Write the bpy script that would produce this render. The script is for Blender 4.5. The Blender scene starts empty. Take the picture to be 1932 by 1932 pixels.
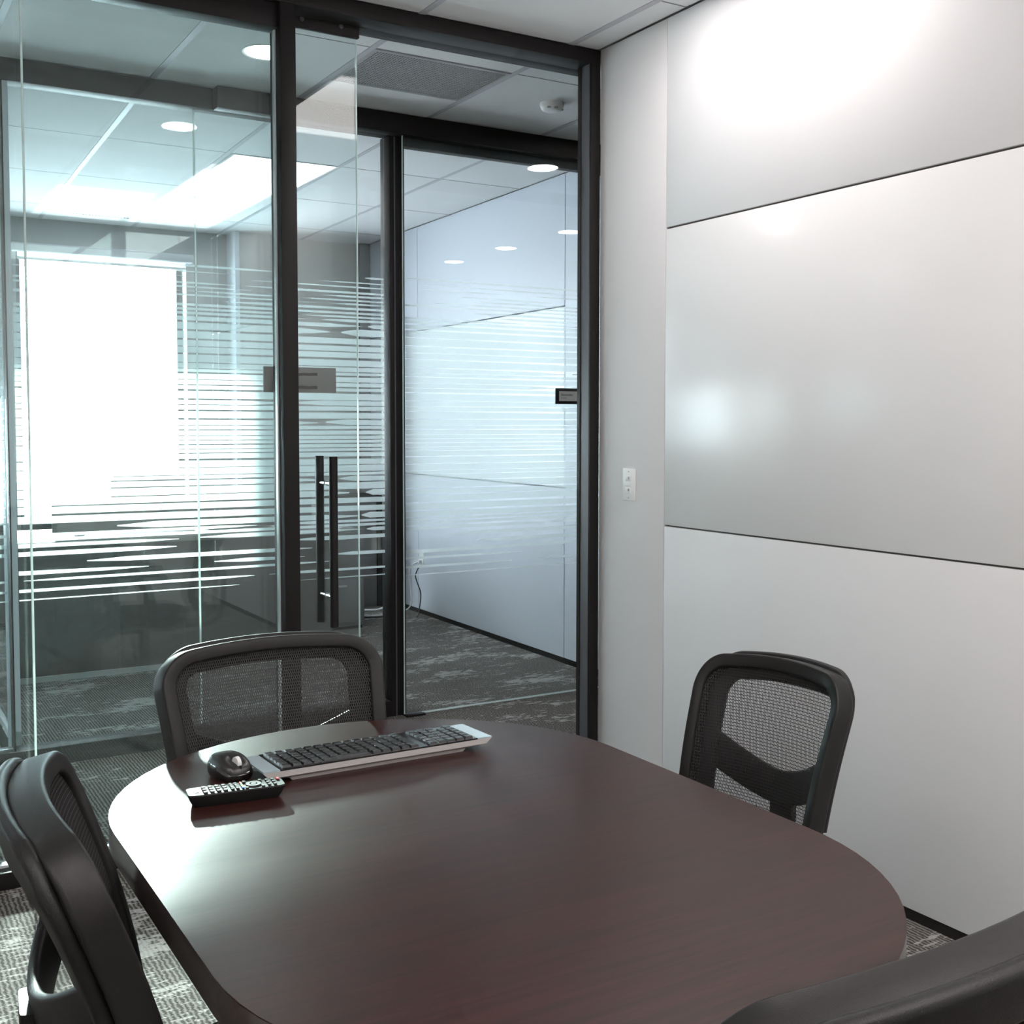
import bpy, bmesh, math, random
from mathutils import Vector, Matrix
random.seed(7)
S = bpy.context.scene
COL = S.collection
PI = math.pi

# ------------------------------------------------------------------ camera
F_PX, CX, CY, W_PX = 2148.77, 966.0, 908.3, 1932.0
YAW, PITCH, ROLL = math.radians(30.882), math.radians(2.89), math.radians(0.025)
CAM = Vector((-2.497, -3.534, 1.352))
cd = bpy.data.cameras.new('camera'); cam = bpy.data.objects.new('camera', cd); COL.objects.link(cam)
cd.sensor_fit = 'HORIZONTAL'; cd.sensor_width = 36.0; cd.lens = 36.0 * F_PX / W_PX
cd.shift_x = (966.0 - CX) / W_PX
cd.shift_y = (CY - 966.0) / W_PX
cd.clip_start = 0.02
fw = Vector((math.sin(YAW) * math.cos(PITCH), math.cos(YAW) * math.cos(PITCH), -math.sin(PITCH)))
rt = Vector((math.cos(YAW), -math.sin(YAW), 0)); up = rt.cross(fw)
r2 = math.cos(ROLL) * rt + math.sin(ROLL) * up; u2 = -math.sin(ROLL) * rt + math.cos(ROLL) * up
M = Matrix((r2, u2, -fw)).transposed().to_4x4(); M.translation = CAM
cam.matrix_world = M
S.camera = cam

# ------------------------------------------------------------------ world, sun, exposure
wd = bpy.data.worlds.new('world'); S.world = wd; wd.use_nodes = True
bg = wd.node_tree.nodes['Background']
bg.inputs['Color'].default_value = (0.86, 0.94, 1.0, 1); bg.inputs['Strength'].default_value = 13.0
sd = bpy.data.lights.new('sun', 'SUN'); so = bpy.data.objects.new('sun', sd); COL.objects.link(so)
sd.energy = 17.0; sd.angle = math.radians(1.5); sd.color = (1.0, 0.95, 0.88)
EL = math.radians(14.3)
sdir = Vector((-0.17, -1.0, -math.tan(EL) * 1.0144)).normalized()
so.rotation_euler = sdir.to_track_quat('-Z', 'Y').to_euler(); so.location = (-2.4, 9, 4)
vs = S.view_settings
S.display_settings.display_device = 'sRGB'
vs.view_transform = 'Standard'; vs.look = 'None'; vs.gamma = 1.0; vs.use_curve_mapping = False
vs.exposure = 0.88
try:
    S.cycles.transparent_max_bounces = 24; S.cycles.max_bounces = 7; S.cycles.diffuse_bounces = 4; S.cycles.glossy_bounces = 4
    S.cycles.use_light_tree = False
    S.cycles.use_adaptive_sampling = True; S.cycles.adaptive_threshold = 0.035; S.cycles.adaptive_min_samples = 16
    S.cycles.caustics_reflective = False; S.cycles.caustics_refractive = False
    S.cycles.sample_clamp_indirect = 6.0; S.cycles.use_denoising = True
except Exception:
    pass

PANEL_L = 3.9      # radiance of the ceiling light panels
DOWN_L = 30.0       # radiance of the downlights

# ------------------------------------------------------------------ materials
MATS = {}
def nmat(name):
    m = bpy.data.materials.new(name); m.use_nodes = True
    nt = m.node_tree; MATS[name] = m
    return m, nt, nt.nodes['Principled BSDF'], nt.nodes['Material Output']
def N(nt, typ, **kw):
    n = nt.nodes.new(typ)
    for k, v in kw.items(): setattr(n, k, v)
    return n
def math_n(nt, op, a, b=None, clamp=False):
    n = nt.nodes.new('ShaderNodeMath'); n.operation = op; n.use_clamp = clamp
    for i, v in enumerate((a, b)):
        if v is None: continue
        if isinstance(v, (int, float)): n.inputs[i].default_value = v
        else: nt.links.new(v, n.inputs[i])
    return n.outputs[0]
def plain(name, col, rough=0.5, metal=0.0, spec=0.5, coat=0.0, bump=0.0, bscale=300.0, sheen=0.0):
    m, nt, p, o = nmat(name)
    p.inputs['Base Color'].default_value = (*col, 1); p.inputs['Roughness'].default_value = rough
    p.inputs['Metallic'].default_value = metal; p.inputs['Specular IOR Level'].default_value = spec
    p.inputs['Coat Weight'].default_value = coat
    p.inputs['Coat Roughness'].default_value = 0.16 if name == 'whiteboard' else 0.08
    tc = N(nt, 'ShaderNodeTexCoord')
    nz = N(nt, 'ShaderNodeTexNoise'); nz.inputs['Scale'].default_value = bscale; nz.inputs['Detail'].default_value = 0.0
    nt.links.new(tc.outputs['Object'], nz.inputs['Vector'])
    mr = N(nt, 'ShaderNodeMapRange'); mr.inputs['To Min'].default_value = rough * 0.92; mr.inputs['To Max'].default_value = min(1, rough * 1.08)
    nt.links.new(nz.outputs['Fac'], mr.inputs['Value']); nt.links.new(mr.outputs[0], p.inputs['Roughness'])
    if bump:
        b = N(nt, 'ShaderNodeBump'); b.inputs['Strength'].default_value = bump; b.inputs['Distance'].default_value = 0.002
        nt.links.new(nz.outputs['Fac'], b.inputs['Height']); nt.links.new(b.outputs[0], p.inputs['Normal'])
    return m
def emis(name, col, s):
    m, nt, p, o = nmat(name)
    p.inputs['Base Color'].default_value = (*col, 1)
    p.inputs['Emission Color'].default_value = (*col, 1); p.inputs['Emission Strength'].default_value = s
    return m
def glass(name, tint, dirt=0.02, refl=1.0):
    m, nt, p, o = nmat(name); nt.nodes.remove(p)
    g = N(nt, 'ShaderNodeNewGeometry')
    vm = N(nt, 'ShaderNodeVectorMath', operation='DOT_PRODUCT')
    nt.links.new(g.outputs['Normal'], vm.inputs[0]); nt.links.new(g.outputs['Incoming'], vm.inputs[1])
    c = math_n(nt, 'ABSOLUTE', vm.outputs['Value'])
    k = math_n(nt, 'POWER', math_n(nt, 'SUBTRACT', 1.0, c, True), 5.0)
    fr = math_n(nt, 'MULTIPLY', math_n(nt, 'ADD', math_n(nt, 'MULTIPLY', k, 0.96), 0.04), refl)
    tr = N(nt, 'ShaderNodeBsdfTransparent'); tr.inputs['Color'].default_value = (*tint, 1)
    gl = N(nt, 'ShaderNodeBsdfGlossy'); gl.inputs['Roughness'].default_value = 0.0
    mx = N(nt, 'ShaderNodeMixShader'); nt.links.new(fr, mx.inputs['Fac'])
    nt.links.new(tr.outputs[0], mx.inputs[1]); nt.links.new(gl.outputs[0], mx.inputs[2])
    if dirt <= 0:
        nt.links.new(mx.outputs[0], o.inputs['Surface']); return m
    df = N(nt, 'ShaderNodeBsdfDiffuse'); df.inputs['Color'].default_value = (0.75, 0.8, 0.8, 1)     # a thin even bloom of dust
    mx2 = N(nt, 'ShaderNodeMixShader'); mx2.inputs['Fac'].default_value = dirt
    nt.links.new(mx.outputs[0], mx2.inputs[1]); nt.links.new(df.outputs[0], mx2.inputs[2])
    nt.links.new(mx2.outputs[0], o.inputs['Surface'])
    return m

plain('wall_white', (0.78, 0.765, 0.77), 0.5, spec=0.35, bump=0.02, bscale=900)
plain('whiteboard', (0.90, 0.885, 0.885), 0.21, spec=0.5, coat=0.0, bump=0.012, bscale=60)
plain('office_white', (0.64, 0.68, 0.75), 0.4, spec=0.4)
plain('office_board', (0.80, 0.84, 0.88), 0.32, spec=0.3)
plain('joint_dark', (0.10, 0.09, 0.085), 0.6)
plain('joint_light', (0.62, 0.61, 0.62), 0.4)
plain('room_paint', (0.84, 0.83, 0.82), 0.7)
plain('grey_paint', (0.36, 0.36, 0.36), 0.7)
plain('beige_paint', (0.50, 0.49, 0.47), 0.7)
plain('frame_black', (0.018, 0.016, 0.016), 0.5, spec=0.2, bump=0.015, bscale=1200)
plain('frame_side', (0.075, 0.08, 0.09), 0.4, spec=0.5)
plain('seal_clear', (0.66, 0.70, 0.72), 0.2)
plain('chrome', (0.8, 0.8, 0.8), 0.12, metal=1.0)
plain('tile', (0.76, 0.76, 0.77), 0.9, bump=0.15, bscale=500)
plain('grid_bar', (0.50, 0.50, 0.54), 0.55)
plain('cross_bar', (0.24, 0.24, 0.26), 0.6)
plain('grille', (0.40, 0.41, 0.42), 0.5)
plain('grille_dark', (0.05, 0.05, 0.052), 0.8)
plain('white_plastic', (0.90, 0.90, 0.90), 0.35)
plain('grey_plastic', (0.40, 0.40, 0.40), 0.45)
plain('sign_black', (0.018, 0.018, 0.018), 0.35)
plain('sign_back', (0.14, 0.135, 0.13), 0.55)
plain('tape_dark', (0.045, 0.042, 0.04), 0.7)
plain('paper', (0.75, 0.75, 0.74), 0.7)
plain('ink', (0.06, 0.08, 0.16), 0.6)
plain('ink_light', (0.35, 0.37, 0.4), 0.6)
plain('chair_plastic', (0.011, 0.0105, 0.0105), 0.42, spec=0.3, bump=0.12, bscale=900)
plain('chair_grey', (0.014, 0.0132, 0.013), 0.42, spec=0.30, bump=0.08, bscale=900)
plain('chair_fabric', (0.020, 0.018, 0.017), 0.9, bump=0.5, bscale=700)
plain('chair_dark', (0.010, 0.010, 0.010), 0.45)
plain('key_black', (0.014, 0.014, 0.015), 0.22, spec=0.6)
plain('deck_black', (0.010, 0.010, 0.011), 0.12, spec=0.6, coat=0.4)
plain('kbd_silver', (0.62, 0.60, 0.58), 0.35, spec=0.5)
plain('kbd_end', (0.42, 0.52, 0.56), 0.12, spec=0.7, coat=0.5)
plain('mouse_black', (0.016, 0.015, 0.015), 0.30, spec=0.5)
plain('mouse_gloss', (0.012, 0.012, 0.013), 0.08, spec=0.6, coat=0.6)
plain('remote_body', (0.016, 0.016, 0.016), 0.5, spec=0.25)
plain('remote_key', (0.07, 0.07, 0.07), 0.5, spec=0.3)
plain('red', (0.55, 0.06, 0.05), 0.4); plain('yellow', (0.6, 0.45, 0.08), 0.4); plain('blue', (0.04, 0.14, 0.55), 0.4); plain('green', (0.08, 0.35, 0.12), 0.4)
plain('desk_dark', (0.050, 0.047, 0.045), 0.45)
plain('desk_grey', (0.17, 0.165, 0.16), 0.45)
plain('desk_top', (0.30, 0.28, 0.26), 0.22, spec=0.6)
plain('black_matte', (0.008, 0.008, 0.008), 0.6)
plain('cord_white', (0.75, 0.76, 0.78), 0.5); plain('cord_black', (0.015, 0.015, 0.02), 0.5)
plain('screen_grey', (0.05, 0.055, 0.06), 0.2)
emis('panel_glow', (1.0, 0.945, 0.925), PANEL_L)
emis('down_glow', (1.0, 0.98, 0.96), DOWN_L)
glass('glass_near', (0.945, 0.988, 0.985), 0.010)
glass('glass_far', (0.955, 0.988, 0.992), 0.008)
glass('glass_window', (0.985, 0.99, 0.99), 0.0)
# glass edge: bright ground edge of the pane
m, nt, p, o = nmat('glass_edge')
p.inputs['Base Color'].default_value = (0.92, 0.97, 0.95, 1); p.inputs['Roughness'].default_value = 0.15
tl = N(nt, 'ShaderNodeBsdfTranslucent'); tl.inputs['Color'].default_value = (0.85, 0.97, 0.95, 1)
mx = N(nt, 'ShaderNodeMixShader'); mx.inputs['Fac'].default_value = 0.55
nt.links.new(p.outputs[0], mx.inputs[1]); nt.links.new(tl.outputs[0], mx.inputs[2]); nt.links.new(mx.outputs[0], o.inputs['Surface'])
# frosted film
m, nt, p, o = nmat('film')
nt.nodes.remove(p)
tl = N(nt, 'ShaderNodeBsdfTranslucent'); tl.inputs['Color'].default_value = (0.80, 0.92, 0.93, 1)
df = N(nt, 'ShaderNodeBsdfDiffuse'); df.inputs['Color'].default_value = (0.84, 0.92, 0.93, 1)
tr = N(nt, 'ShaderNodeBsdfTransparent'); tr.inputs['Color'].default_value = (0.95, 1, 1, 1)
a = N(nt, 'ShaderNodeMixShader'); a.inputs['Fac'].default_value = 0.6
nt.links.new(df.outputs[0], a.inputs[1]); nt.links.new(tl.outputs[0], a.inputs[2])
b = N(nt, 'ShaderNodeMixShader'); b.inputs['Fac'].default_value = 0.42
nt.links.new(a.outputs[0], b.inputs[1]); nt.links.new(tr.outputs[0], b.inputs[2]); nt.links.new(b.outputs[0], o.inputs['Surface'])
# translucent roller shade
m, nt, p, o = nmat('shade_cloth')
nt.nodes.remove(p)
tl = N(nt, 'ShaderNodeBsdfTranslucent'); tl.inputs['Color'].default_value = (0.85, 0.87, 0.88, 1)
df = N(nt, 'ShaderNodeBsdfDiffuse'); df.inputs['Color'].default_value = (0.8, 0.8, 0.8, 1)
tr = N(nt, 'ShaderNodeBsdfTransparent'); tr.inputs['Color'].default_value = (1, 1, 1, 1)
a = N(nt, 'ShaderNodeMixShader'); a.inputs['Fac'].default_value = 0.7
nt.links.new(df.outputs[0], a.inputs[1]); nt.links.new(tl.outputs[0], a.inputs[2])
b = N(nt, 'ShaderNodeMixShader'); b.inputs['Fac'].default_value = 0.18
nt.links.new(a.outputs[0], b.inputs[1]); nt.links.new(tr.outputs[0], b.inputs[2]); nt.links.new(b.outputs[0], o.inputs['Surface'])
# chair mesh: woven net with brick-offset slots
m, nt, p, o = nmat('net')
p.inputs['Base Color'].default_value = (0.020, 0.019, 0.019, 1); p.inputs['Roughness'].default_value = 0.65
tc = N(nt, 'ShaderNodeTexCoord'); sp = N(nt, 'ShaderNodeSeparateXYZ'); nt.links.new(tc.outputs['Object'], sp.inputs[0])
zr = math_n(nt, 'DIVIDE', sp.outputs['Z'], 0.0062)
row = math_n(nt, 'FLOOR', zr)
odd = math_n(nt, 'MULTIPLY', math_n(nt, 'MODULO', row, 2.0), 0.5)
xf = math_n(nt, 'FRACT', math_n(nt, 'ADD', math_n(nt, 'ADD', math_n(nt, 'DIVIDE', sp.outputs['X'], 0.0046), odd), 500.0))
zf = math_n(nt, 'FRACT', zr)
hx = math_n(nt, 'LESS_THAN', math_n(nt, 'ABSOLUTE', math_n(nt, 'SUBTRACT', xf, 0.5)), 0.27)
hz = math_n(nt, 'LESS_THAN', math_n(nt, 'ABSOLUTE', math_n(nt, 'SUBTRACT', zf, 0.5)), 0.40)
hole = math_n(nt, 'MULTIPLY', hx, hz)
tr = N(nt, 'ShaderNodeBsdfTransparent'); mx = N(nt, 'ShaderNodeMixShader')
nt.links.new(hole, mx.inputs['Fac']); nt.links.new(p.outputs[0], mx.inputs[1]); nt.links.new(tr.outputs[0], mx.inputs[2]); nt.links.new(mx.outputs[0], o.inputs['Surface'])
# carpet
m, nt, p, o = nmat('carpet')
p.inputs['Roughness'].default_value = 0.95; p.inputs['Specular IOR Level'].default_value = 0.1
tc = N(nt, 'ShaderNodeTexCoord'); sp = N(nt, 'ShaderNodeSeparateXYZ'); nt.links.new(tc.outputs['Object'], sp.inputs[0])
mp = N(nt, 'ShaderNodeMapping'); mp.inputs['Scale'].default_value = (1.0, 2.6, 1.0); mp.inputs['Rotation'].default_value = (0, 0, 0.25); nt.links.new(tc.outputs['Object'], mp.inputs[0])
n1 = N(nt, 'ShaderNodeTexNoise'); n1.inputs['Scale'].default_value = 1.7; n1.inputs['Detail'].default_value = 9; n1.inputs['Roughness'].default_value = 0.72
nt.links.new(mp.outputs[0], n1.inputs['Vector'])
mp2 = N(nt, 'ShaderNodeMapping'); mp2.inputs['Scale'].default_value = (22, 75, 1); nt.links.new(tc.outputs['Object'], mp2.inputs[0])
n2 = N(nt, 'ShaderNodeTexNoise'); n2.inputs['Scale'].default_value = 1.0; n2.inputs['Detail'].default_value = 2; nt.links.new(mp2.outputs[0], n2.inputs['Vector'])
pat = math_n(nt, 'ADD', n1.outputs['Fac'], math_n(nt, 'MULTIPLY', math_n(nt, 'SUBTRACT', n2.outputs['Fac'], 0.5), 0.5))
mr = N(nt, 'ShaderNodeMapRange'); mr.inputs['From Min'].default_value = 0.555; mr.inputs['From Max'].default_value = 0.59; nt.links.new(pat, mr.inputs['Value'])
# ribs (run along y), broken up by noise
n3 = N(nt, 'ShaderNodeTexNoise'); n3.inputs['Scale'].default_value = 55; n3.inputs['Detail'].default_value = 3; nt.links.new(tc.outputs['Object'], n3.inputs['Vector'])
rx = math_n(nt, 'ADD', math_n(nt, 'MULTIPLY', sp.outputs['X'], 2 * PI / 0.0125), math_n(nt, 'MULTIPLY', n3.outputs['Fac'], 7.0))
rib = math_n(nt, 'ADD', math_n(nt, 'MULTIPLY', math_n(nt, 'SINE', rx), 0.5), 0.5)
n4 = N(nt, 'ShaderNodeTexNoise'); n4.inputs['Scale'].default_value = 230; n4.inputs['Detail'].default_value = 2; nt.links.new(tc.outputs['Object'], n4.inputs['Vector'])
rr = N(nt, 'ShaderNodeValToRGB'); rr.color_ramp.elements[0].position = 0.25; rr.color_ramp.elements[1].position = 0.8
rr.color_ramp.elements[0].color = (0.055, 0.050, 0.046, 1); rr.color_ramp.elements[1].color = (0.235, 0.222, 0.205, 1)
nt.links.new(math_n(nt, 'ADD', math_n(nt, 'MULTIPLY', rib, 0.6), math_n(nt, 'MULTIPLY', n4.outputs['Fac'], 0.42)), rr.inputs[0])
mc = N(nt, 'ShaderNodeMix', data_type='RGBA'); mc.inputs[7].default_value = (0.42, 0.405, 0.39, 1)
nt.links.new(math_n(nt, 'MULTIPLY', mr.outputs[0], 0.85), mc.inputs[0]); nt.links.new(rr.outputs[0], mc.inputs[6])
nt.links.new(mc.outputs[2], p.inputs['Base Color'])
bp = N(nt, 'ShaderNodeBump'); bp.inputs['Strength'].default_value = 0.5; bp.inputs['Distance'].default_value = 0.003
nt.links.new(math_n(nt, 'ADD', rib, n4.outputs['Fac']), bp.inputs['Height']); nt.links.new(bp.outputs[0], p.inputs['Normal'])
# dark mahogany laminate
m, nt, p, o = nmat('mahogany')
tc = N(nt, 'ShaderNodeTexCoord'); mp = N(nt, 'ShaderNodeMapping'); mp.inputs['Scale'].default_value = (3.0, 60, 3.0); mp.inputs['Rotation'].default_value = (0, 0, 0.0)
nt.links.new(tc.outputs['Object'], mp.inputs[0])
nz = N(nt, 'ShaderNodeTexNoise'); nz.inputs['Scale'].default_value = 1.6; nz.inputs['Detail'].default_value = 7; nz.inputs['Roughness'].default_value = 0.65; nz.inputs['Distortion'].default_value = 0.4
nt.links.new(mp.outputs[0], nz.inputs['Vector'])
rr = N(nt, 'ShaderNodeValToRGB'); rr.color_ramp.elements[0].position = 0.3; rr.color_ramp.elements[1].position = 0.75
rr.color_ramp.elements[0].color = (0.016, 0.0066, 0.0055, 1); rr.color_ramp.elements[1].color = (0.048, 0.0152, 0.0115, 1)
nt.links.new(nz.outputs['Fac'], rr.inputs[0]); nt.links.new(rr.outputs[0], p.inputs['Base Color'])
n2 = N(nt, 'ShaderNodeTexNoise'); n2.inputs['Scale'].default_value = 900; nt.links.new(tc.outputs['Object'], n2.inputs['Vector'])
mr = N(nt, 'ShaderNodeMapRange'); mr.inputs['To Min'].default_value = 0.27; mr.inputs['To Max'].default_value = 0.36; nt.links.new(n2.outputs['Fac'], mr.inputs['Value'])
nt.links.new(mr.outputs[0], p.inputs['Roughness']); p.inputs['Specular IOR Level'].default_value = 0.30
bp = N(nt, 'ShaderNodeBump'); bp.inputs['Strength'].default_value = 0.06; bp.inputs['Distance'].default_value = 0.001
nt.links.new(n2.outputs['Fac'], bp.inputs['Height']); nt.links.new(bp.outputs[0], p.inputs['Normal'])
plain('table_edge', (0.055, 0.044, 0.040), 0.22, spec=0.7)

# ------------------------------------------------------------------ geometry helpers
def link(name, me, mat, parent=None):
    ob = bpy.data.objects.new(name, me); COL.objects.link(ob)
    if mat is not None and len(me.materials) == 0: me.materials.append(MATS[mat])
    if parent is not None: ob.parent = parent
    return ob
def fin(bm, name, smooth=None):
    bmesh.ops.recalc_face_normals(bm, faces=bm.faces[:])
    me = bpy.data.meshes.new(name); bm.to_mesh(me); bm.free()
    if smooth is not None:
        me.shade_smooth(); me.set_sharp_from_angle(angle=math.radians(smooth))
    return me
def add_box(bm, a, b, bev=0.0, seg=2):
    ret = bmesh.ops.create_cube(bm, size=1.0)
    c = [(a[i] + b[i]) / 2 for i in range(3)]; s = [abs(b[i] - a[i]) for i in range(3)]
    for v in ret['verts']: v.co = Vector((c[0] + v.co.x * s[0], c[1] + v.co.y * s[1], c[2] + v.co.z * s[2]))
    if bev:
        es = list({e for v in ret['verts'] for e in v.link_edges})
        bmesh.ops.bevel(bm, geom=es, offset=bev, segments=seg, profile=0.5, affect='EDGES')
def box(name, a, b, mat, parent=None, bev=0.0, seg=2):
    bm = bmesh.new(); add_box(bm, a, b, bev, seg)
    return link(name, fin(bm, name, (60 if seg>2 else 25) if bev else None), mat, parent)
def boxes(name, lst, mat, parent=None, bev=0.0):
    bm = bmesh.new()
    for a, b in lst: add_box(bm, a, b, bev)
    return link(name, fin(bm, name, 25 if bev else None), mat, parent)
def tube(name, pts, r, mat, parent=None, seg=10, closed=False, cap=True):
    bm = bmesh.new(); add_tube(bm, pts, r, seg, closed, cap)
    return link(name, fin(bm, name, 50), mat, parent)
def add_tube(bm, pts, r, seg=10, closed=False, cap=True):
    pts = [Vector(q) for q in pts]; rings = []; n = len(pts); prev = None
    for i, q in enumerate(pts):
        t = (pts[(i + 1) % n] - pts[i - 1]) if closed else (pts[min(i + 1, n - 1)] - pts[max(i - 1, 0)])
        t.normalize()
        if prev is None:
            ref = Vector((0, 0, 1)) if abs(t.z) < 0.9 else Vector((1, 0, 0)); s = t.cross(ref).normalized()
        else: s = (prev - prev.dot(t) * t).normalized()
        prev = s; w = t.cross(s); rr = r[i] if isinstance(r, (list, tuple)) else r
        rings.append([bm.verts.new(q + rr * (math.cos(2 * PI * k / seg) * s + math.sin(2 * PI * k / seg) * w)) for k in range(seg)])
    m_ = n if closed else n - 1
    for i in range(m_):
        A, B = rings[i], rings[(i + 1) % n]
        for k in range(seg): bm.faces.new((A[k], A[(k + 1) % seg], B[(k + 1) % seg], B[k]))
    if cap and not closed: bm.faces.new(rings[0]); bm.faces.new(rings[-1])
def add_sweep(bm, pts, nrm, sec, closed=False):
    """sweep a 2-D section (list of (across, along-normal)) along pts; nrm gives the surface normal at each point"""
    pts = [Vector(q) for q in pts]; n = len(pts); rings = []
    for i, q in enumerate(pts):
        t = (pts[(i + 1) % n] - pts[i - 1]) if closed else (pts[min(i + 1, n - 1)] - pts[max(i - 1, 0)])
        t.normalize(); nn = Vector(nrm[i]); nn = (nn - nn.dot(t) * t).normalized(); ac = t.cross(nn)
        rings.append([bm.verts.new(q + a * ac + b * nn) for a, b in sec])
    k = len(sec)
    for i in range(n if closed else n - 1):
        A, B = rings[i], rings[(i + 1) % n]
        for j in range(k): bm.faces.new((A[j], A[(j + 1) % k], B[(j + 1) % k], B[j]))
    if not closed: bm.faces.new(rings[0]); bm.faces.new(rings[-1])
def rsec(w, d, r, seg=3):
    out = []
    for cx, cy, a0 in ((w / 2 - r, d / 2 - r, 0), (-w / 2 + r, d / 2 - r, 90), (-w / 2 + r, -d / 2 + r, 180), (w / 2 - r, -d / 2 + r, 270)):
        for i in range(seg + 1):
            a = math.radians(a0 + 90 * i / seg); out.append((cx + r * math.cos(a), cy + r * math.sin(a)))
    return out
def add_cyl(bm, c, r, h, seg=24, r2=None, axis='z'):
    r2 = r if r2 is None else r2; c = Vector(c)
    def P(a, rad, hh):
        x, y = rad * math.cos(a), rad * math.sin(a)
        return c + (Vector((x, y, hh)) if axis == 'z' else Vector((hh, x, y)) if axis == 'x' else Vector((x, hh, y)))
    A = [bm.verts.new(P(2 * PI * k / seg, r, 0)) for k in range(seg)]; B = [bm.verts.new(P(2 * PI * k / seg, r2, h)) for k in range(seg)]
    for k in range(seg): bm.faces.new((A[k], A[(k + 1) % seg], B[(k + 1) % seg], B[k]))
    bm.faces.new(A); bm.faces.new(B)
def cyl(name, c, r, h, mat, parent=None, seg=24, r2=None, axis='z'):
    bm = bmesh.new(); add_cyl(bm, c, r, h, seg, r2, axis)
    return link(name, fin(bm, name, 40), mat, parent)
def lathe(name, prof, c, mat, parent=None, seg=32):
    bm = bmesh.new(); rings = []
    for r, z in prof: rings.append([bm.verts.new((c[0] + r * math.cos(2 * PI * k / seg), c[1] + r * math.sin(2 * PI * k / seg), c[2] + z)) for k in range(seg)])
    for A, B in zip(rings, rings[1:]):
        for k in range(seg): bm.faces.new((A[k], A[(k + 1) % seg], B[(k + 1) % seg], B[k]))
    bm.faces.new(rings[0]); bm.faces.new(rings[-1])
    return link(name, fin(bm, name, 40), mat, parent)
def prism(name, outline, z0, z1, mat, parent=None, bev=0.0):
    bm = bmesh.new()
    vs_ = [bm.verts.new((x, y, z0)) for x, y in outline]; f = bm.faces.new(vs_)
    ex = bmesh.ops.extrude_face_region(bm, geom=[f])
    for v in ex['geom']:
        if isinstance(v, bmesh.types.BMVert): v.co.z = z1
    if bev:
        es = [e for e in bm.edges if abs(e.verts[0].co.z - z1) < 1e-6 and abs(e.verts[1].co.z - z1) < 1e-6]
        bmesh.ops.bevel(bm, geom=es, offset=bev, segments=2, profile=0.5, affect='EDGES')
    return link(name, fin(bm, name, 40), mat, parent)
def empty(name, loc=(0, 0, 0), rz=0.0):
    ob = bpy.data.objects.new(name, None); COL.objects.link(ob); ob.location = loc; ob.rotation_euler = (0, 0, rz); ob.empty_display_size = 0.1
    return ob
def tag(ob, label, cat, group=None):
    ob['label'] = label; ob['category'] = cat
    if group: ob['group'] = group
    return ob
def struct(ob, label=None):
    ob['kind'] = 'structure'
    if label: ob['label'] = label
    return ob
def copy_tree(src, parent=None):
    c = src.copy(); COL.objects.link(c); c.parent = parent
    for ch in list(src.children): copy_tree(ch, c)
    return c
def text(name, body, size, loc, rot, mat, parent=None):
    cu = bpy.data.curves.new(name, 'FONT'); cu.body = body; cu.size = size; cu.extrude = 0.0003
    ob = bpy.data.objects.new(name, cu); COL.objects.link(ob)
    dg = bpy.context.evaluated_depsgraph_get(); me = bpy.data.meshes.new_from_object(ob.evaluated_get(dg))
    bpy.data.objects.remove(ob); me.materials.clear()
    o2 = link(name, me, mat, parent); o2.location = loc; o2.rotation_euler = rot
    return o2
H = 2.74
Y2 = 1.20          # corridor face of the far glass wall
YW = 4.80          # facade
def ox(x, y):      # the far office stands a touch out of square with this room
    return x + 0.03 * (y - 1.25)

# ------------------------------------------------------------------ floor and ceiling
fl = box('floor', (-9.6, -4.9, -0.08), (4.2, 5.1, 0.0), 'carpet'); struct(fl, 'grey ribbed carpet with pale streaky patches')
ce = box('ceiling', (-9.6, -4.9, H + 0.022), (4.2, 5.1, H + 0.10), 'room_paint'); struct(ce, 'white tiled ceiling with pale grey grid bars')
XL = [-4.40, -3.79, -3.18, -2.57, -1.96, -1.35, -0.74, -0.13, 0.48, 1.09]
tile_cache = {}
def tile(x0, x1, y0, y1, shear):
    g = 0.0035; b = 0.0135
    bm = bmesh.new()
    f = (lambda x, y: ox(x, y)) if shear else (lambda x, y: x)
    P = [(x0 + b, y0 + g), (x1 - b, y0 + g), (x1 - b, y1 - g), (x0 + b, y1 - g)]
    lo = [bm.verts.new((f(x, y), y, H)) for x, y in P]; hi = [bm.verts.new((f(x, y), y, H + 0.02)) for x, y in P]
    bm.faces.new(lo); bm.faces.new(hi)
    for k in range(4): bm.faces.new((lo[k], lo[(k + 1) % 4], hi[(k + 1) % 4], hi[k]))
    link('ceiling_tile', fin(bm, 'ceiling_tile'), 'tile', ce)
def bar(x, y0, y1, shear):
    f = (lambda yy: ox(x, yy)) if shear else (lambda yy: x)
    bm = bmesh.new(); w = 0.0125
    lo = [bm.verts.new((f(y) + s * w, y, H - 0.0015)) for y, s in ((y0, -1), (y0, 1), (y1, 1), (y1, -1))]
    hi = [bm.verts.new((f(y) + s * w, y, H + 0.022)) for y, s in ((y0, -1), (y0, 1), (y1, 1), (y1, -1))]
    bm.faces.new(lo); bm.faces.new(hi)
    for k in range(4): bm.faces.new((lo[k], lo[(k + 1) % 4], hi[(k + 1) % 4], hi[k]))
    link('grid_bar', fin(bm, 'grid_bar'), 'grid_bar', ce)
ROOM_Y = [-4.8, -4.39, -3.42, -2.45, -1.48, -0.51, 0.0]
LIGHT_TILES = set()
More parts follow.
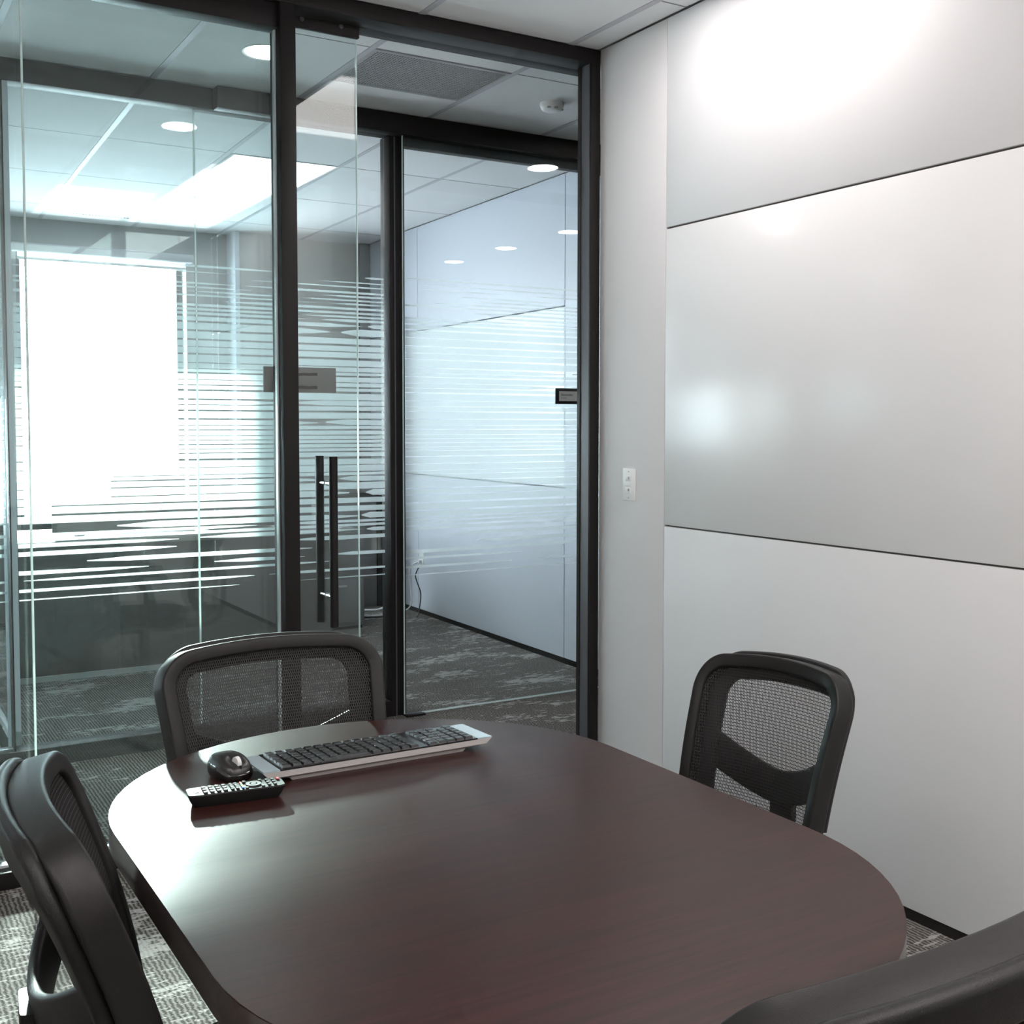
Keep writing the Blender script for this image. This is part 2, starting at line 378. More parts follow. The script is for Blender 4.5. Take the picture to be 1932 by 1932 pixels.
def region(xs, ys, shear, skip=()):
    for i in range(len(xs) - 1):
        for j in range(len(ys) - 1):
            if (i, j) in skip: continue
            tile(xs[i], xs[i + 1], ys[j], ys[j + 1], shear)
    for x in xs[1:-1]: bar(x, ys[0], ys[-1], shear)
    for y in ys[1:-1]:
        f = (lambda x: ox(x, y)) if shear else (lambda x: x)
        box('cross_bar', (f(xs[0]), y - 0.003, H - 0.0008), (f(xs[-1]), y + 0.003, H + 0.0215), 'cross_bar', ce)
RX = [-3.79, -3.18, -2.57, -1.96, -1.35, -0.74, -0.13, 0.0]
region(RX, ROOM_Y, False, skip={(5, 4), (5, 2), (2, 1), (2, 2), (5, 1), (0, 2), (4, 1)})
CXL = [-3.18, -2.57, -1.96, -1.35, -0.74, -0.13, 0.48, 1.09, 1.70]
region(CXL, [0.10, 0.405, Y2], False, skip={(4, 1)})
OX_ = [-1.88, -1.35, -0.74, -0.13, 0.48, 1.02]
OY = [1.30, 2.29, 3.24, 4.24, YW]
region(OX_, OY, True, skip={(2, 1), (1, 3)})

# ------------------------------------------------------------------ right wall of the meeting room (x = 0)
wr = box('wall_right', (0.012, -4.8, 0.0), (0.10, 0.0, H), 'joint_dark'); struct(wr, 'white demountable wall of panels with a glossy writing panel')
def wpanel(y0, y1, z0, z1, mat, name='wall_panel'):
    return box(name, (0.0, y0 + 0.0016, z0), (0.012, y1 - 0.0016, z1), mat, wr, bev=0.0012)
wpanel(-0.395, -0.0, 0.03, H, 'wall_white')
for (y0, y1) in ((-1.83, -0.395), (-3.30, -1.83), (-4.8, -3.30)):
    wpanel(y0, y1, 2.0305, H, 'wall_white')
    w = wpanel(y0, y1, 1.0, 2.0235, 'whiteboard', 'writing_panel'); w['label'] = 'glossy white writing panel'
    wpanel(y0, y1, 0.03, 0.9942, 'wall_white')
box('joint_strip', (0.004, -0.3975, 0.03), (0.0125, -0.3925, H), 'joint_light', wr)
bb = box('baseboard_right', (0.001, -4.8, 0.0), (0.0115, -0.0, 0.029), 'frame_black'); struct(bb, 'low black recessed base under the white wall')

# room walls behind the camera
wl = box('wall_left', (-3.9, -4.9, 0), (-3.79, 0.0, H + 0.02), 'room_paint'); struct(wl)
wb = box('wall_back', (-3.79, -4.9, 0), (0.0, -4.8, H + 0.02), 'room_paint'); struct(wb)

# ------------------------------------------------------------------ near glass wall (y = 0)
wf = empty('wall_front'); struct(wf, 'dark framed glass front of the meeting room')
box('head_rail', (-3.79, 0.0, 2.689), (0.0, 0.10, H), 'frame_black', wf, bev=0.002)
box('head_channel', (-3.79, 0.018, 2.612), (-1.241, 0.085, 2.689), 'frame_black', wf, bev=0.002)
box('mullion', (-1.241, 0.0, 0.0), (-1.189, 0.10, 2.689), 'frame_black', wf, bev=0.002)
box('jamb', (-0.041, 0.0, 0.0), (0.0, 0.012, 2.689), 'frame_black', wf, bev=0.002)
box('jamb_return', (-0.0405, 0.0122, 0.0), (-0.0, 0.064, 2.689), 'frame_side', wf)
box('jamb_stop', (-0.044, 0.0642, 0.0), (0.0, 0.084, 2.689), 'frame_black', wf)
box('base_rail', (-3.79, 0.0, 0.0), (-1.241, 0.10, 0.05), 'frame_black', wf, bev=0.002)
box('seal', (-3.79, 0.043, 0.0505), (-1.245, 0.063, 0.0585), 'seal_clear', wf)
box('side_seal', (-1.2465, 0.043, 0.06), (-1.2415, 0.063, 2.612), 'seal_clear', wf)
JX = -1.998
box('glass_pane', (JX + 0.003, 0.048, 0.059), (-1.247, 0.058, 2.625), 'glass_near', wf)
box('glass_pane', (-3.78, 0.048, 0.059), (JX - 0.003, 0.058, 2.625), 'glass_near', wf)
box('pane_joint', (JX - 0.0028, 0.0475, 0.059), (JX + 0.0028, 0.0585, 2.612), 'glass_edge', wf)
# sliding door track above the opening, corridor side
box('door_track', (-3.3, 0.101, 2.690), (0.06, 0.17, H), 'frame_black', wf, bev=0.002)

# sliding glass door, slid open to the left behind the fixed glass
d1 = empty('door_1', (-0.93, 0.125, 0)); struct(d1, 'frameless sliding glass door pushed open to the left')
DW = 1.20
box('glass_panel', (-DW, -0.005, 0.012), (0, 0.005, 2.66), 'glass_near', d1)
box('glass_edge', (0.0001, -0.005, 0.012), (0.0022, 0.005, 2.645), 'glass_edge', d1)
box('glass_edge', (-DW - 0.0022, -0.005, 0.012), (-DW - 0.0001, 0.005, 2.645), 'glass_edge', d1)
tf = box('top_fitting', (-0.30, -0.024, 2.655), (0.004, -0.0055, 2.735), 'frame_black', d1, bev=0.002)
for bx_ in (-0.20, -0.062): cyl('bolt', (bx_, -0.0265, 2.683), 0.008, 0.003, 'frame_side', tf, axis='y', seg=16)
tf2 = box('top_fitting', (-DW, -0.024, 2.655), (-DW + 0.30, -0.0055, 2.735), 'frame_black', d1, bev=0.002)
for nm, yy in (('near', -0.062), ('far', 0.062)):
    hb = cyl('pull_handle', (-0.117, yy, 0.664), 0.0145, 0.578, 'chair_plastic', d1, seg=20)
    for zz in (1.150, 0.765):
        cyl('standoff', (-0.117, min(yy, 0) + 0.014 if yy < 0 else 0.0052, zz), 0.008, 0.043, 'chrome', hb, axis='y', seg=14)

# name plate stuck on the sliding door: we see its taped back
npb = empty('name_plate', (-1.134, 0.135, 1.458)); tag(npb, 'dark grey back of a name plate stuck on the open sliding door', 'sign')
box('plate', (-0.127, -0.0045, 0.0), (0.127, 0.006, 0.084), 'sign_back', npb, bev=0.0015)
for z0 in (0.056, 0.012):
    bm = bmesh.new(); k = 9; top = []; bot = []
    for i in range(k + 1):
        x = -0.075 + 0.134 * i / k
        top.append((x, z0 + 0.010 + random.uniform(-.002, .002))); bot.append((x, z0 + random.uniform(-.0012, .0012)))
    vs_ = [bm.verts.new((x, -0.0052, z)) for x, z in top] + [bm.verts.new((x, -0.0052, z)) for x, z in reversed(bot)]
    f = bm.faces.new(vs_); ex = bmesh.ops.extrude_face_region(bm, geom=[f])
    for v in ex['geom']:
        if isinstance(v, bmesh.types.BMVert): v.co.y -= 0.0006
    link('tape_strip', fin(bm, 'tape_strip'), 'tape_dark', npb)

# ------------------------------------------------------------------ frosted film: rows of tapering streaks, never overlapping
def film_rows():
    rows = []; z = 0.655
    while z < 2.03:
        t = (z - 0.655) / (2.03 - 0.655)
        dens = max(0.0, min(1.0, 1.35 * math.sin(PI * t) ** 0.9))          # share of the row height that is film
        pitch = random.uniform(0.016, 0.040) if dens > 0.75 else random.uniform(0.016, 0.034)
        if t < 0.12: pitch *= 1.35
        cover = min(0.91, 0.18 + 0.72 * dens + random.uniform(-0.08, 0.06))
        rows.append((z, max(0.004, pitch * cover), dens)); z += pitch
    return rows
def film(name, x0, x1, y, parent, seed):
    random.seed(seed); bm = bmesh.new()
    for z, h, dens in ROWS:
        x = x0 + 0.004 if random.random() < 0.5 + 0.5 * dens else x0 + random.uniform(0, 0.5)
        while x < x1 - 0.05:
            L = random.uniform(0.35, 1.3) if dens < 0.7 else random.uniform(0.8, 3.0)
            e = min(x1 - 0.004, x + L)
            ta = min(0.16, (e - x) * 0.35); tb = 0.0 if e >= x1 - 0.005 else ta
            t0 = 0.0 if x <= x0 + 0.005 else ta
            h1 = h * random.uniform(0.75, 1.0)
            P = [(x, h * 0.42), (x + max(t0, 0.02), 0), (e - max(tb, 0.02), 0), (e, h1 * 0.42), (e, h1 * 0.58), (e - max(tb, 0.02), h1), (x + max(t0, 0.02), h), (x, h * 0.58)]
            if t0 == 0: P[0] = (x, 0); P[7] = (x, h)
            if tb == 0: P[3] = (e, 0); P[4] = (e, h1)
            bm.faces.new([bm.verts.new((px, y, z + pz)) for px, pz in P])
            x = e + (random.uniform(0.02, 0.5) if dens < 0.6 else random.uniform(0.01, 0.10))
            if e >= x1 - 0.005: break
    ob = link(name, fin(bm, name), 'film', parent); ob['kind'] = 'stuff'; ob['label'] = 'frosted film of thin horizontal white streaks'
    return ob
ROWS = film_rows()

# ------------------------------------------------------------------ far glass wall (y = 1.20)
wg = empty('wall_far'); struct(wg, 'dark framed glass office front across the corridor')
box('head_rail', (-9.0, Y2 + 0.02, 2.655), (4.0, Y2 + 0.10, H), 'frame_black', wg, bev=0.002)
box('door_head', (-1.10, Y2 - 0.045, 2.650), (2.2, Y2 + 0.019, H - 0.003), 'frame_black', wg, bev=0.002)
box('door_track', (-0.226, Y2 + 0.02, 2.612), (2.2, Y2 + 0.07, 2.6545), 'frame_black', wg, bev=0.002)
box('base_rail', (-9.0, Y2 + 0.02, 0.0), (-0.300, Y2 + 0.12, 0.072), 'frame_black', wg, bev=0.002)
box('post', (-0.300, Y2 + 0.02, 0.0), (-0.226, Y2 + 0.12, 2.655), 'frame_black', wg, bev=0.002)
box('post_groove', (-0.279, Y2 + 0.017, 0.0), (-0.273, Y2 + 0.0195, 2.65), 'frame_side', wg)
YG = Y2 + 0.075
JX2 = -1.165
box('glass_pane', (JX2 + 0.003, YG, 0.073), (-0.301, YG + 0.01, 2.66), 'glass_far', wg)
box('glass_pane', (-1.884, YG, 0.073), (JX2 - 0.003, YG + 0.01, 2.66), 'glass_far', wg)
box('pane_joint', (JX2 - 0.0029, YG - 0.0005, 0.073), (JX2 + 0.0029, YG + 0.0105, 2.655), 'glass_edge', wg)
box('pane_post', (-1.905, Y2 + 0.03, 0.15), (-1.886, Y2 + 0.11, 2.655), 'office_white', wg)
box('post_strip', (-1.9105, Y2 + 0.03, 0.073), (-1.9055, Y2 + 0.11, 2.655), 'frame_black', wg)
box('glass_pane', (-5.4, YG, 0.073), (-1.911, YG + 0.01, 2.66), 'glass_far', wg)
box('glass_pane', (-9.0, YG, 0.073), (-5.41, YG + 0.01, 2.66), 'glass_far', wg)
film('frosted_film', -1.880, -0.303, YG - 0.002, wg, 11)
film('frosted_film', -5.35, -1.915, YG - 0.002, wg, 12)

# frameless sliding door of the far office, closed
d2 = empty('door_2', (-0.262, Y2 - 0.012, 0)); struct(d2, 'closed frameless sliding glass door of the far office')
DW2 = 1.30
box('glass_panel', (0.012, -0.005, 0.012), (DW2, 0.005, 2.652), 'glass_far', d2)
box('glass_edge', (0.0095, -0.005, 0.012), (0.0118, 0.005, 2.652), 'glass_edge', d2)
box('bottom_edge', (0.10, -0.006, 0.006), (DW2, 0.006, 0.0118), 'glass_edge', d2)
film('frosted_film', 0.014, DW2 - 0.005, -0.007, d2, 13)
hb = cyl('pull_handle', (1.035, -0.062, 0.664), 0.0145, 0.578, 'chair_plastic', d2, seg=20)
for zz in (1.05, 0.765): cyl('standoff', (1.035, -0.048, zz), 0.008, 0.043, 'chrome', hb, axis='y', seg=14)
box('floor_guide', (-0.249, Y2 - 0.040, 0.0), (-0.155, Y2 + 0.012, 0.011), 'frame_black', wg, bev=0.002)
# second name plate, on the closed door
sg = empty('name_sign', (0.569, Y2 - 0.026, 1.450)); tag(sg, 'black framed name sign with a white paper insert on the closed glass door', 'sign')
box('holder', (0.0, 0.0, 0.0), (0.250, 0.0065, 0.078), 'sign_black', sg, bev=0.0015)
box('insert', (0.020, -0.0012, 0.015), (0.230, -0.0001, 0.063), 'paper', sg)
text('lettering', 'Shaminder', 0.0165, (0.030, -0.0016, 0.0405), (PI / 2, 0, 0), 'ink', sg)
box('small_print', (0.031, -0.0017, 0.0285), (0.066, -0.0013, 0.0315), 'ink_light', sg)

# ------------------------------------------------------------------ far office shell
wo = box('wall_office_right', (ox(1.02, YW) + 0.051, Y2 + 0.14, 0), (ox(1.02, YW) + 0.12, YW, H + 0.02), 'joint_dark'); struct(wo, 'white panelled side wall of the far office')
def opanel(y0, y1, z0, z1, mat):
    bm = bmesh.new(); a = 0.003
    P = [(ox(1.02, y0), y0 + a), (ox(1.02, y1), y1 - a)]
    vs_ = []
    for z in (z0, z1):
        vs_ += [bm.verts.new((P[0][0], P[0][1], z)), bm.verts.new((P[1][0], P[1][1], z)), bm.verts.new((ox(1.02, YW) + 0.05, P[1][1], z)), bm.verts.new((ox(1.02, YW) + 0.05, P[0][1], z))]
    b, t = vs_[:4], vs_[4:]
    bm.faces.new(b); bm.faces.new(t)
    for k in range(4): bm.faces.new((b[k], b[(k + 1) % 4], t[(k + 1) % 4], t[k]))
    link('wall_panel', fin(bm, 'wall_panel'), mat, wo)
opanel(Y2 + 0.14, 1.80, 0.03, H, 'office_white')
for y0, y1 in ((1.80, 3.78), (3.78, YW)):
    opanel(y0, y1, 2.014, H, 'office_white')
    opanel(y0, y1, 0.03, 0.989, 'office_white')
opanel(1.80, 2.73, 0.997, 2.006, 'office_board'); opanel(2.73, 3.78, 0.997, 2.006, 'office_board'); opanel(3.78, YW, 0.997, 2.006, 'office_board')
bm = bmesh.new()
vs_ = []
for z in (0.0, 0.03):
    vs_ += [bm.verts.new((ox(1.02, 1.35) - 0.004, 1.35, z)), bm.verts.new((ox(1.02, YW) - 0.004, YW, z)), bm.verts.new((ox(1.02, YW) + 0.04, YW, z)), bm.verts.new((ox(1.02, 1.35) + 0.04, 1.35, z))]
b, t = vs_[:4], vs_[4:]; bm.faces.new(b); bm.faces.new(t)
for k in range(4): bm.faces.new((b[k], b[(k + 1) % 4], t[(k + 1) % 4], t[k]))
bo = link('baseboard_office', fin(bm, 'baseboard_office'), 'frame_black'); struct(bo, 'low black base along the far office wall')
# partition between the two offices: a white end post, then glass
wp = empty('wall_office_left', (-1.89, Y2 + 0.135, 0)); struct(wp, 'glazed partition between two offices with a white end post')
box('end_post', (-0.019, 0.0, 0.0), (0.019, 0.10, H), 'office_white', wp, bev=0.002)
box('glass_pane', (-0.005, 0.101, 0.08), (0.005, YW - Y2 - 0.14, 2.66), 'glass_window', wp)
box('base_rail', (-0.02, 0.101, 0.0), (0.02, YW - Y2 - 0.14, 0.079), 'frame_black', wp)
box('head_rail', (-0.02, 0.101, 2.661), (0.02, YW - Y2 - 0.14, H), 'frame_black', wp)
# facade
wo2 = empty('wall_facade'); struct(wo2, 'window wall at the back of the offices')
ZS, ZT = 0.63, 2.545
WINS = [(-1.40, -0.26, 2.545), (-3.30, -2.05, 1.56), (-5.20, -4.20, 1.56), (-7.30, -6.50, 1.56), (-8.70, -7.70, 1.56)]
lst = [((-9.1, YW, 0), (4.0, YW + 0.2, ZS)), ((-9.1, YW, ZT), (4.0, YW + 0.2, H + 0.02))]
xs = sorted([x for w_ in WINS for x in w_[:2]]); edges = [-9.1] + xs + [4.0]
for k in range(0, len(edges), 2): lst.append(((edges[k], YW, ZS), (edges[k + 1], YW + 0.2, ZT)))
for a, b, t_ in WINS:
    if t_ < ZT: lst.append(((a, YW, t_), (b, YW + 0.2, ZT)))
boxes('facade_wall', lst, 'grey_paint', wo2)
for i, (a, b, t_) in enumerate(WINS):
    wn = empty('window_%d' % (i + 1), (a, YW + 0.12, ZS)); struct(wn, 'bright office window in the facade')
    w_, h_ = b - a, t_ - ZS
    boxes('window_frame', [((0, 0, 0), (0.04, 0.05, h_)), ((w_ - 0.04, 0, 0), (w_, 0.05, h_)), ((0.04, 0, 0), (w_ - 0.04, 0.05, 0.04)), ((0.04, 0, h_ - 0.04), (w_ - 0.04, 0.05, h_))], 'frame_side', wn)
    box('pane', (0.04, 0.02, 0.04), (w_ - 0.04, 0.028, h_ - 0.04), 'glass_window', wn)
    box('sill', (0.0, -0.12, -0.02), (w_, -0.005, 0.0), 'wall_white', wn)
# column and recess right of the window
cn = box('wall_column', (ox(-0.03, 4.7), 4.62, 0), (ox(0.30, 4.7), YW, H), 'grey_paint'); struct(cn, 'grey boxed column beside the office window')
box('corner_strip', (ox(-0.03, 4.7) - 0.034, 4.60, 0.0), (ox(-0.03, 4.7) - 0.001, YW, H), 'office_white', cn)
rc = box('wall_recess', (ox(0.30, 4.7), 4.72, 0), (ox(0.93, 4.7), YW, H), 'beige_paint'); struct(rc, 'beige back wall panel right of the grey column')
pl = box('trim_1', (ox(0.93, 4.7), 4.66, 0), (ox(1.015, 4.7), YW, H), 'grey_paint'); struct(pl, 'narrow grey pilaster in the office corner')
# roller shade
rs = empty('roller_shade', (-0.83, YW - 0.05, 0)); tag(rs, 'white roller shade rolled up at the top of the far office window', 'window shade')
box('cassette', (-0.60, -0.05, 2.505), (0.60, 0.03, 2.560), 'grid_bar', rs, bev=0.004)
bm = bmesh.new()
add_box(bm, (-0.565, -0.0015, 2.47), (0.555, 0.0, 2.505)); link('shade_cloth', fin(bm, 'shade_cloth'), 'shade_cloth', rs)
box('hem_bar', (-0.565, -0.008, 2.452), (0.555, 0.006, 2.47), 'wall_white', rs, bev=0.003)

# next-door meeting room (seen only mirrored in the closed door)
wn1 = box('wall_next_back', (0.10, -4.9, 0), (4.2, -4.8, H + 0.02), 'room_paint'); struct(wn1)
wn2 = box('wall_next_right', (4.1, -4.8, 0), (4.2, 5.0, H + 0.02), 'room_paint'); struct(wn2)
wn3 = empty('wall_next_front', (0.10, 0, 0)); struct(wn3, 'glass front of the next meeting room')
box('head_rail', (0.0, 0.0, 2.689), (4.0, 0.10, H), 'frame_black', wn3); box('base_rail', (0.0, 0.0, 0.0), (4.0, 0.10, 0.05), 'frame_black', wn3)
box('jamb', (0.0, 0.0, 0.05), (0.05, 0.10, 2.689), 'frame_black', wn3)
box('glass_pane', (0.05, 0.048, 0.05), (4.0, 0.058, 2.689), 'glass_near', wn3)
wlc = box('wall_corridor_left', (-9.2, -0.1, 0), (-9.1, 5.0, H + 0.02), 'room_paint'); struct(wlc)
wof = box('wall_room_outer', (-9.1, -0.1, 0), (-3.9, 0.0, H + 0.02), 'room_paint'); struct(wof)

# ------------------------------------------------------------------ ceiling fittings
def panel_light(x0, x1, y0, y1, label, shear=False):
    cx = (x0 + x1) / 2; cy = (y0 + y1) / 2; sx = ox(cx, cy) if shear else cx
    e = empty('ceiling_light_panel', (sx, cy, H - 0.002)); tag(e, label, 'ceiling light', 'flat light panels in the ceilings')
    hw, hl = (x1 - x0) / 2 - 0.014, (y1 - y0) / 2 - 0.006
    boxes('frame', [((-hw, -hl, 0), (hw, -hl + 0.012, 0.02)), ((-hw, hl - 0.012, 0), (hw, hl, 0.02)), ((-hw, -hl + 0.012, 0), (-hw + 0.012, hl - 0.012, 0.02)), ((hw - 0.012, -hl + 0.012, 0), (hw, hl - 0.012, 0.02))], 'white_plastic', e)
    box('diffuser', (-hw + 0.012, -hl + 0.012, 0.004), (hw - 0.012, hl - 0.012, 0.016), 'panel_glow', e)
panel_light(-0.74, -0.13, -1.48, -0.51, 'white light panel in the meeting room ceiling close to the glass front and white wall')
panel_light(-0.74, -0.13, -3.42, -2.45, 'unseen white fill panel added to the meeting room ceiling behind the near chair')  # panels around and behind the camera: unseen, added to raise the room's ambient light
panel_light(-2.57, -1.96, -3.42, -2.45, 'unseen white fill panel added to the meeting room ceiling above the camera')
panel_light(-2.57, -1.96, -4.39, -3.42, 'unseen white fill panel added at the back of the meeting room ceiling on the left')
panel_light(-0.74, -0.13, -4.39, -3.42, 'unseen white fill panel added at the back of the meeting room ceiling beside the white wall')  # further unseen panels, added for fill without a stronger wall hot spot
panel_light(-3.79, -3.18, -3.42, -2.45, 'unseen white fill panel added to the meeting room ceiling against the left wall')
panel_light(-1.35, -0.74, -4.39, -3.42, 'unseen white fill panel added at the back of the meeting room ceiling in the middle')
panel_light(-0.74, -0.13, 2.29, 3.24, 'bright rectangular light panel in the far office ceiling', True)
def downlight(x, y, label, grp):
    e = empty('downlight', (x, y, H)); tag(e, label, 'downlight', grp)
    lathe('trim_ring', [(0.078, 0.0), (0.090, -0.003), (0.090, -0.0002), (0.078, 0.008)], (0, 0, 0), 'white_plastic', e)
    cyl('lens', (0, 0, -0.002), 0.0775, 0.006, 'down_glow', e, seg=32)
downlight(-1.06, 0.66, 'round glowing downlight in the corridor ceiling beside the dark mullion', 'corridor downlights')
downlight(-3.07, 0.68, 'round corridor downlight further left, mirrored softly in the glossy writing panel', 'corridor downlights')
downlight(0.86, 0.62, 'round corridor downlight mirrored in the closed far door', 'corridor downlights')
for k, y in enumerate((-1.02, -1.92, -2.80)):
    downlight(2.13, y, ('first', 'second', 'third')[k] + ' next-door downlight from the corridor, mirrored small in the closed door', 'next-door downlights')
# return-air grille
vg = empty('air_grille', (-0.435, 0.80, H - 0.002)); tag(vg, 'large grey slatted air grille in the corridor ceiling', 'vent')
gw, gy0, gy1 = 0.2925, -0.385, 0.055
box('backing', (-gw, gy0, 0.012), (gw, gy1, 0.02), 'grille_dark', vg)
boxes('frame', [((-gw, gy0 - 0.002, 0), (gw, gy0 + 0.012, 0.016)), ((-gw, gy1 - 0.012, 0), (gw, gy1, 0.016)), ((-gw, gy0 + 0.012, 0), (-gw + 0.012, gy1 - 0.012, 0.016)), ((gw - 0.012, gy0 + 0.012, 0), (gw, gy1 - 0.012, 0.016))], 'grille', vg)
ns = 48
sl = boxes('slat', [((-gw + 0.013 + (2 * gw - 0.026) * k / ns, gy0 + 0.012, 0.001), (-gw + 0.013 + (2 * gw - 0.026) * k / ns + 0.0062, gy1 - 0.012, 0.011)) for k in range(ns)], 'grille', vg); sl['kind'] = 'stuff'
cr = boxes('cross_wire', [((-gw + 0.012, gy0 + 0.014 + 0.02 * k, 0.0), (gw - 0.012, gy0 + 0.0175 + 0.02 * k, 0.001)) for k in range(int((gy1 - gy0 - 0.03) / 0.02))], 'grille', vg); cr['kind'] = 'stuff'
# remaining piece of that tile
tile(-0.74, -0.13, 0.858, Y2, False)
# linear supply diffuser in the office ceiling
ld = empty('linear_diffuser', (ox(-1.02, 4.47), 4.47, H)); tag(ld, 'slim white slot air diffuser in the far office ceiling', 'vent')
box('plate', (-0.245, -0.045, -0.002), (0.245, 0.045, 0.0), 'white_plastic', ld)
box('slot', (-0.20, -0.018, -0.0030), (0.20, 0.018, -0.0021), 'grille_dark', ld)
fn = boxes('fin', [((-0.198 + 0.0205 * k, -0.018, -0.006), (-0.189 + 0.0205 * k, 0.018, -0.0031)) for k in range(20)], 'white_plastic', ld); fn['kind'] = 'stuff'
tile(-1.35, -0.74, 4.24, YW, True)
# smoke detector
sk = empty('smoke_detector', (0.224, 0.68, H)); tag(sk, 'round white smoke detector on the corridor ceiling', 'smoke detector')
lathe('body', [(0.052, 0.0), (0.052, -0.012), (0.045, -0.028), (0.030, -0.036), (0.002, -0.037)], (0, 0, 0), 'white_plastic', sk)
for a in (-0.35, 0.35, 1.6):
    ang = -PI / 2 - 0.5 + a
    cyl('sensor_port', (0.041 * math.cos(ang), 0.041 * math.sin(ang), -0.030), 0.009, 0.006, 'grey_plastic', sk, seg=14)

# ------------------------------------------------------------------ light switch
sw = empty('light_switch', (0.0, -0.196, 1.131)); tag(sw, 'white dimmer light switch on the narrow wall panel', 'light switch')
box('cover_plate', (-0.006, -0.036, -0.0585), (-0.0002, 0.036, 0.0585), 'white_plastic', sw, bev=0.0022)
box('upper_button', (-0.0088, -0.0165, 0.014), (-0.0060, 0.0165, 0.033), 'white_plastic', sw, bev=0.0008)
box('slider_plate', (-0.0074, -0.0165, -0.008), (-0.0060, 0.0165, 0.012), 'white_plastic', sw, bev=0.0006)
box('lower_button', (-0.0088, -0.0165, -0.033), (-0.0060, 0.0165, -0.010), 'white_plastic', sw, bev=0.0008)
for z in (0.024, -0.019): box('indicator', (-0.0093, -0.009, z - 0.005), (-0.0089, 0.001, z + 0.005), 'grey_plastic', sw)
for z in (0.048, -0.048): cyl('screw', (-0.0066, 0, z), 0.0028, 0.0006, 'grey_plastic', sw, axis='x', seg=10)

# ------------------------------------------------------------------ conference table
TCX, TA, TB, TY0, TY1 = -1.693, 0.455, 0.42, -1.79, -2.305
def track(a, b, n=36):
    out = []
    for k in range(n + 1):
        t = PI * k / n; out.append((TCX + a * math.cos(t), TY0 + b * math.sin(t)))
    for k in range(n + 1):
        t = PI + PI * k / n; out.append((TCX + a * math.cos(t), TY1 + b * math.sin(t)))
    return out
tb = empty('conference_table', (0, 0, 0)); tag(tb, 'dark mahogany racetrack meeting table with rounded ends', 'table')
prism('tabletop', track(TA, TB), 0.7385, 0.7400, 'mahogany', tb)
prism('edge_band', track(TA, TB), 0.6950, 0.7384, 'table_edge', tb, bev=0.001)
box('leg_panel', (-1.97, -1.822, 0.0), (-1.45, -1.80, 0.6945), 'mahogany', tb, bev=0.002)
box('leg_panel', (-1.68, -2.31, 0.0), (-1.45, -2.28, 0.6945), 'mahogany', tb, bev=0.002)
box('stretcher_panel', (-1.615, -2.2795, 0.10), (-1.585, -1.8225, 0.6945), 'mahogany', tb)

# ------------------------------------------------------------------ chairs (local: sitter faces +y, origin on the floor under the seat)
BZ0, BZ1 = 0.49, 0.915
def BS(u, v, off=0.0):
    """point on the back surface; off > 0 is behind the sitter"""
    w = 0.190 + 0.036 * v
    z = BZ0 + (BZ1 - BZ0) * v - 0.020 * u * u * max(0, v - 0.3)
    y = -0.222 - 0.100 * v + 0.030 * math.sin(PI * min(1, v * 1.1)) * (1 - 0.5 * u * u) - 0.038 * (1 - u * u) - off
    return Vector((u * w, y, z))
def perim(n=16, ru=0.27, rv=0.14, inset=0.0):
    """rounded rectangle in (u, v)"""
    out = []; U, V0, V1 = 1 - inset, 0 + inset * 0.55, 1 - inset * 0.55
    cs = [(U - ru, V1 - rv, 0), (-U + ru, V1 - rv, 90), (-U + ru, V0 + rv, 180), (U - ru, V0 + rv, 270)]
    for i, (cu_, cv, a0) in enumerate(cs):
        for k in range(n + 1):
            a = math.radians(a0 + 90 * k / n); out.append((cu_ + ru * math.cos(a), cv + rv * math.sin(a)))
        nx = cs[(i + 1) % 4]; a1 = math.radians(nx[2]); s = out[-1]; e = (nx[0] + ru * math.cos(a1), nx[1] + rv * math.sin(a1))
        for k in range(1, 10): out.append((s[0] + (e[0] - s[0]) * k / 10, s[1] + (e[1] - s[1]) * k / 10))
    return out
def bnorm(u, v):
    a = BS(u + .01, v) - BS(u - .01, v); b = BS(u, min(1, v + .01)) - BS(u, max(0, v - .01))
    n = a.cross(b).normalized()
    return n if n.y < 0 else -n       # pointing behind the sitter
